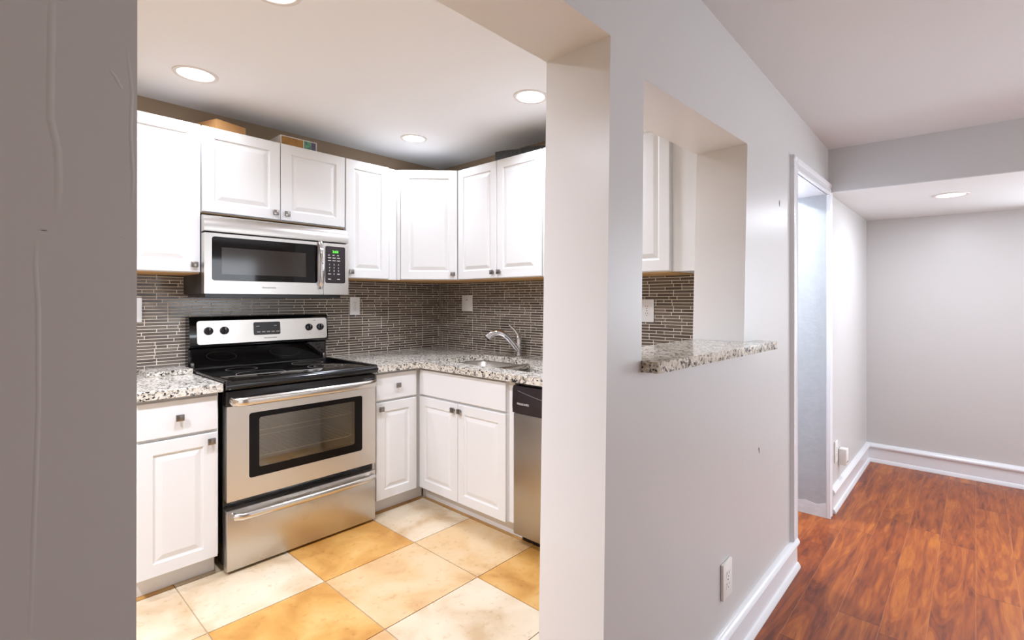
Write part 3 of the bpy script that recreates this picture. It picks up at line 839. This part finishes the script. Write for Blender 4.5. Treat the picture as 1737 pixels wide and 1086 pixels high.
# door handle
bm = B(); yh = fy(-2.523)
pts = [(.026, yd, rz_(.860)), (.030, yh + .018, rz_(.860)), (.046, yh + .004, rz_(.860)), (.075, yh, rz_(.860))] + [(x, yh - .004 * math.sin(PI * (x - .075) / (w - .15)), rz_(.860)) for x in [.075 + (w - .15) * k / 8 for k in range(1, 8)]] + [(w - .075, yh, rz_(.860)), (w - .046, yh + .004, rz_(.860)), (w - .030, yh + .018, rz_(.860)), (w - .026, yd, rz_(.860))]
tube(bm, pts, .0135, 16, flat=1.55); build('door_handle', bm, M['handle'], od)
# storage drawer
bm = B(); bx(bm, .006, w - .006, yd, yd + .05, rz_(.078), rz_(.357), bev=.004)
dw = build('storage_drawer', bm, M['smudge'], t)
bm = B(); yq = fy(-2.535)
pts = [(.030, yd + .004, rz_(.331)), (.034, yq + .014, rz_(.331)), (.060, yq + .003, rz_(.330))] + [(.09 + (w - .18) * k / 8, yq - .006 * math.sin(PI * k / 8), rz_(.329)) for k in range(9)] + [(w - .060, yq + .003, rz_(.330)), (w - .034, yq + .014, rz_(.331)), (w - .030, yd + .004, rz_(.331))]
tube(bm, pts, .0125, 16, flat=1.35); build('drawer_handle', bm, M['handle'], dw)

# ---------------------------------------------------------------- microwave
MY0, MW = .7375, .737
MZ = 1.352
t = thing('microwave', 'stainless over-the-range microwave with black glass door', 'microwave', (-A + .008, MY0, MZ), R(90))
mf = fy(-2.865)
bm = B(); bx(bm, .004, MW - .002, mf + .045, -.001, .004, 1.752 - MZ, bev=.002); build('body', bm, M['blackp'], t)
bm = B(); bx(bm, .02, MW - .02, mf + .06, -.02, -.012, .004); build('bottom_grille', bm, M['blackp'], t)
# top vent: curved stainless strip
bm = B(); zv0, zv1 = 1.669 - MZ, 1.752 - MZ
prism(bm, [(mf + .045, zv0), (mf + .001, zv0), (mf, zv0 + .004), (mf - .001, zv0 + .03), (mf + .002, zv0 + .05), (mf + .009, zv0 + .066), (mf + .020, zv0 + .078), (mf + .032, zv1), (mf + .045, zv1)], 0, MW, 'x')
build('vent_hood', bm, M['steel_mw'], t, 50)
# door
x1d = 1.322 - MY0; z0d, z1d = .006, 1.661 - MZ
bm = B()
frame_rr(bm, rrect(0, x1d, z0d, z1d, .003), rrect(.770 - MY0, 1.290 - MY0, 1.424 - MZ, 1.644 - MZ, .012), mf, mf + .044)
dm = build('door', bm, M['steel_mw'], t, 30)
bm = B(); prism(bm, rrect(.7703 - MY0, 1.2897 - MY0, 1.4243 - MZ, 1.6437 - MZ, .012), mf + .0015, mf + .04, 'y'); dg = build('door_glass', bm, M['mwglass'], dm, 30)
bm = B(); bx(bm, .812 - MY0, 1.225 - MY0, mf + .0008, mf + .0016, 1.457 - MZ, 1.592 - MZ); build('window_screen', bm, M['mwscreen'], dg, 0)
# right-hand control section
bm = B()
frame_rr(bm, rrect(x1d + .002, MW, z0d, z1d, .003), rrect(1.334 - MY0, 1.455 - MY0, 1.426 - MZ, 1.643 - MZ, .010), mf, mf + .044)
cp = build('control_panel', bm, M['steel_mw'], t, 30)
bm = B(); prism(bm, rrect(1.3343 - MY0, 1.4547 - MY0, 1.4263 - MZ, 1.6427 - MZ, .010), mf + .001, mf + .04, 'y'); kp = build('keypad', bm, M['brown'], cp, 30)
X0 = 1.334 - MY0
bm = B(); bx(bm, X0 + .040, X0 + .082, mf + .0004, mf + .001, 1.602 - MZ, 1.622 - MZ); build('clock_window', bm, M['ledbg'], kp, 0)
text_mesh([('2:03', X0 + .061, mf + .0003, 1.612 - MZ, .014, .034)], 'clock_digits', M['led'], kp)
it = []
for r_, row in enumerate((('1', '2', '3'), ('4', '5', '6'), ('7', '8', '9'), ('', '0', ''))):
    for c_, s in enumerate(row):
        if s: it.append((s, X0 + .026 + c_ * .027, mf + .0008, 1.536 - MZ - r_ * .0185, .009, None))
for q in it: text_mesh([q], 'key_number', M['mark'], kp)
keys = [(X0 + .017 + c_ * .027, X0 + .017 + c_ * .027 + (.018 if r_ else .011), z - .002, z + .002) for r_, z in enumerate((1.591, 1.575, 1.559)) for c_ in range(3)]
keys += [(X0 + .018 + c_ * .027, X0 + .034 + c_ * .027, z, z + .0045) for c_ in (0, 2) for z in (1.478, 1.447)]
for xa, xb, za, zb_ in keys:
    bm = B(); bx(bm, xa, xb, mf + .0003, mf + .001, za - MZ, zb_ - MZ); build('key', bm, M['mark'], kp, 0)
text_mesh([('FRIGIDAIRE', 1.033 - MY0, mf - .0001, 1.392 - MZ, .0075, .068)], 'lettering', M['dmark'], dm)
# bowed handle
bm = B(); hx = 1.303 - MY0
pts = []
for k in range(13):
    s_ = k / 12; z = 1.392 + (1.664 - 1.392) * s_
    bow = math.sin(PI * s_) ** 0.5 if 0 < s_ < 1 else 0
    pts.append((hx, mf - .003 - .034 * bow, z - MZ))
tube(bm, pts, [.012] + [.0125] * 11 + [.012], 14, flat=0.65); build('door_handle', bm, M['chrome'], dm)

# ---------------------------------------------------------------- dishwasher
DWX = -1.793
t = thing('dishwasher', 'stainless dishwasher with dark control strip, half behind the wall', 'dishwasher', (DWX, BW, KZ))
yf = -(BW - YB) + .004
bm = B(); bx(bm, .006, .598, yf + .05, -.03, .03, .735 - KZ); build('tub', bm, M['blackp'], t, 0)
bm = B(); bx(bm, .002, .600, yf, yf + .05, .120 - KZ, .744 - KZ, bev=.004); dd = build('door', bm, M['steel_dw'], t)
bm = B()
prism(bm, [(yf - .004, .747 - KZ), (yf - .006, .78 - KZ), (yf - .004, .870 - KZ), (yf + .002, .884 - KZ), (yf + .012, .887 - KZ), (yf + .05, .887 - KZ), (yf + .05, .747 - KZ)], .0, .602, 'x')
cp = build('control_strip', bm, M['brown'], t, 30)
bm = B(); bx(bm, .03, .57, yf + .020, yf + .05, .8875 - KZ, .903 - KZ); build('top_trim', bm, M['blackp'], t, 0)
bm = B()
arcp = [(.04 + .52 * k / 16, yf - .0062, .862 - KZ - .035 * math.sin(PI * k / 16)) for k in range(17)]
tube(bm, arcp, .0012, 6); build('grip_edge', bm, M['nickel'], cp)
text_mesh([('FRIGIDAIRE', .075, yf - .0058, .796 - KZ, .010, .082)], 'lettering', M['mark'], cp)
bm = B(); bx(bm, .01, .592, yf + .06, yf + .075, .002, .115 - KZ); build('toe_panel', bm, M['brown'], t, 0)

# ---------------------------------------------------------------- things on top of the cabinets
t = thing('cardboard_box', 'plain tan cardboard box on top of the cabinets above the microwave', 'box', (-2.985, .822, ZT + .002), R(62))
bm = B(); bx(bm, 0, .158, 0.0, .16, 0, .062, bev=.001); build('carton', bm, M['card'], t)
t.rotation_euler = (0, 0, R(90 + 17)); 
t = thing('game_box', 'flat box with orange, green and white printed edge on the cabinets', 'box', (-2.985, 1.134, ZT + .002), R(90))
bm = B(); bx(bm, 0, .205, 0, .16, 0, .060, bev=.0008); gb = build('box_lid', bm, M['game_w'], t)
bm = B(); bx(bm, .006, .126, -.0006, 0.0002, .004, .055); build('orange_print', bm, M['game_o'], gb, 0)
bm = B(); bx(bm, .131, .172, -.0006, 0.0002, .004, .055); build('green_print', bm, M['game_g'], gb, 0)
bm = B(); bx(bm, .173, .199, -.0006, 0.0002, .004, .055); build('violet_print', bm, M['game_p'], gb, 0)
bm = B()
top = [(-2.312, 2.326), (-2.24, 2.322), (-2.16, 2.312), (-2.10, 2.304), (-2.03, 2.306), (-1.97, 2.296), (-1.90, 2.286), (-1.84, 2.272), (-1.80, 2.25)]
for (xa, za), (xb_, zb_) in zip(top, top[1:]):
    prism(bm, [(xa, ZT + .002), (xb_, ZT + .002), (xb_, zb_ - .05), (xa, za - .05)], 2.17, 2.34, 'y')
bmesh.ops.remove_doubles(bm, verts=bm.verts, dist=1e-5)
bg_ = build('black_bag', bm, M['bag'], None, 60); tag(bg_, 'black folded plastic bag lying on the cabinets above the sink', 'bag')

# ---------------------------------------------------------------- outlets and switch
def outlet(label, loc, rz, w_, h_, kind='duplex', th=.006):
    t_ = thing('wall_outlet' if kind == 'duplex' else 'wall_switch', label, 'outlet' if kind == 'duplex' else 'switch', loc, rz, 'white electrical wall plates')
    bm_ = B(); bx(bm_, -w_ / 2, w_ / 2, -th, -.0002, -h_ / 2, h_ / 2, bev=.0025); build('cover_plate', bm_, M['plate'], t_)
    if kind == 'duplex':
        for s_ in (-1, 1):
            bm_ = B(); prism(bm_, rrect(-.0165, .0165, s_ * .0195 - .014, s_ * .0195 + .014, .008), -th - .0012, -th + .001, 'y'); so = build('receptacle', bm_, M['plate'], t_, 30)
            bm_ = B()
            for dx in (-.0065, .0065): bx(bm_, dx - .0011, dx + .0011, -th - .0016, -th - .0010, s_ * .0195 + .0005, s_ * .0195 + .0085)
            lathe(bm_, [(.0026, -th - .0016), (.0026, -th - .0010)], (0, 0, s_ * .0195 - .007), 'y', 10)
            build('slots', bm_, M['slot'], so, 0)
        bm_ = B(); lathe(bm_, [(.003, -th - .0012), (.003, -th)], (0, 0, 0), 'y', 12); build('screw', bm_, M['nickel'], t_)
    else:
        bm_ = B(); bx(bm_, -.017, .017, -th - .003, -th + .001, -.034, .034, bev=.002); build('rocker', bm_, M['plate'], t_)
        bm_ = B(); bx(bm_, -.010, .010, -th - .0034, -th - .0028, .022, .026); build('test_mark', bm_, M['slot'], t_, 0)
    return t_
WF = .0072
outlet('white outlet on the mosaic right of the range', (-A + WF, 1.7175, 1.285), R(90), .073, .124)
outlet('white outlet on the mosaic left of the range, cut by the wall edge', (-A + WF, .527, 1.275), R(90), .078, .126)
outlet('white rocker switch plate on the mosaic left of the faucet', (-2.9135, BW - WF, 1.3025), 0, .122, .122, 'switch')
outlet('white outlet on the mosaic seen through the pass-through', (-1.368, BW - WF, 1.2665), 0, .086, .128)
p = D(DX + .0005, 1.748, .322); outlet('white outlet low on the partition wall above its baseboard', p, PH + R(90), .083, .128, th=.011)
p = D(DX + .0005, 3.585, .352); outlet('white outlet low in the alcove beside the doorway', p, PH + R(90), .072, .135, th=.008)
t = thing('plug_adapter', 'white plug-in adapter on the alcove outlet', 'plug', D(DX + .0012, 3.70, .245), PH + R(90))
bm = B(); bx(bm, -.030, .035, -.048, -.0005, 0, .105, bev=.004); build('housing', bm, M['plate'], t)
bm = B(); bx(bm, -.02, .02, -.0490, -.0478, .02, .024); build('face_slot', bm, M['slot'], t, 0)

# ---------------------------------------------------------------- granite ledge of the pass-through
t = thing('granite_ledge', 'speckled granite ledge in the pass-through, overhanging the wall', 'ledge', D(DX, 1.17, 1.13), PH + R(90))
bm = B()
lx = [(0.000, .080 - .0), ]
outer = [(-.006 + .0, 0.003), (-.006, -.048), (.000, -.052), (.900, -.085), (.910, -.080), (.910, 0.0), (.765, 0.0), (.765, .2135), (-.004, .2135)]
prism(bm, outer, .0005, .031, 'z')
bmesh.ops.recalc_face_normals(bm, faces=bm.faces)
build('slab', bm, M['granite'], t, 0)

# ---------------------------------------------------------------- recessed lamps
def can(label, loc, rz, power, color, lens, group, r=.072, sun=True, spread=None):
    t_ = thing('ceiling_light', label, 'ceiling light', loc, rz, group)
    bm_ = B(); lathe(bm_, [(r + .018, .0005), (r + .016, -.004), (r + .004, -.005), (r, -.003), (r, .0)], (0, 0, 0), n=40, cap=False); build('trim_ring', bm_, M['ltrim'], t_)
    bm_ = B(); lathe(bm_, [(r - .0005, -.0015), (r * .7, -.005), (r * .3, -.007), (.001, -.0075)], (0, 0, 0), n=32, cap=True); build('lens', bm_, lens, t_)
    area_light('lamp', (0, 0, -.012), (0, 0, 0), r * 2, r * 2, power, color, 'DISK', spread, t_)
    return t_
KG = 'recessed kitchen ceiling lamps'
KZC = 2.38
for lab, lx, ly, lr, lw in (('recessed kitchen lamp above the tall cabinet left of the microwave', -2.747, .674, .072, 3.6),
                            ('recessed kitchen lamp beside the opening pillar, nearest the sink', -1.725, 1.869, .072, 11),
                            ('recessed kitchen lamp in front of the diagonal corner cabinet', -2.753, 1.861, .066, 5),
                            ('recessed kitchen lamp at the top edge of the picture', -1.80, .66, .072, 20),
                            ('added unseen kitchen lamp over the hidden end near the range wall', -2.75, -.55, .072, 19),  # added out of view to brighten the kitchen
                            ('added unseen kitchen lamp over the hidden end near the partition', -1.75, -.55, .072, 36)):  # added out of view to brighten the opening jamb
    can(lab, (lx, ly, KZC), 0, lw, KIT, M['lens'], KG, r=lr, spread=R(148))
can('recessed lamp in the low alcove ceiling', D(-.116, 3.885, zb(-.116)), PH, ALCOVE_W, (.92, .96, 1.08), M['lens_day'], None)
can('recessed lamp in the hall behind the doorway', D(-1.35, 3.0, 2.22), PH, HALL_W, (.90, .96, 1.06), M['lens_day'], None)
can('added unseen fill lamp in the near part of the room ceiling', D(.2, -1.5, zc(.2, -1.5)), PH, 9, (1, .84, .68), M['lens_day'], None)  # added warm fill for the near wall, no lamp known here
can('added unseen fill lamp over the middle of the room', D(1.5, 2.2, zc(1.5, 2.2)), PH, DINING_W, (1, .95, .95), M['lens_day'], None)  # weak added fill, no lamp known here
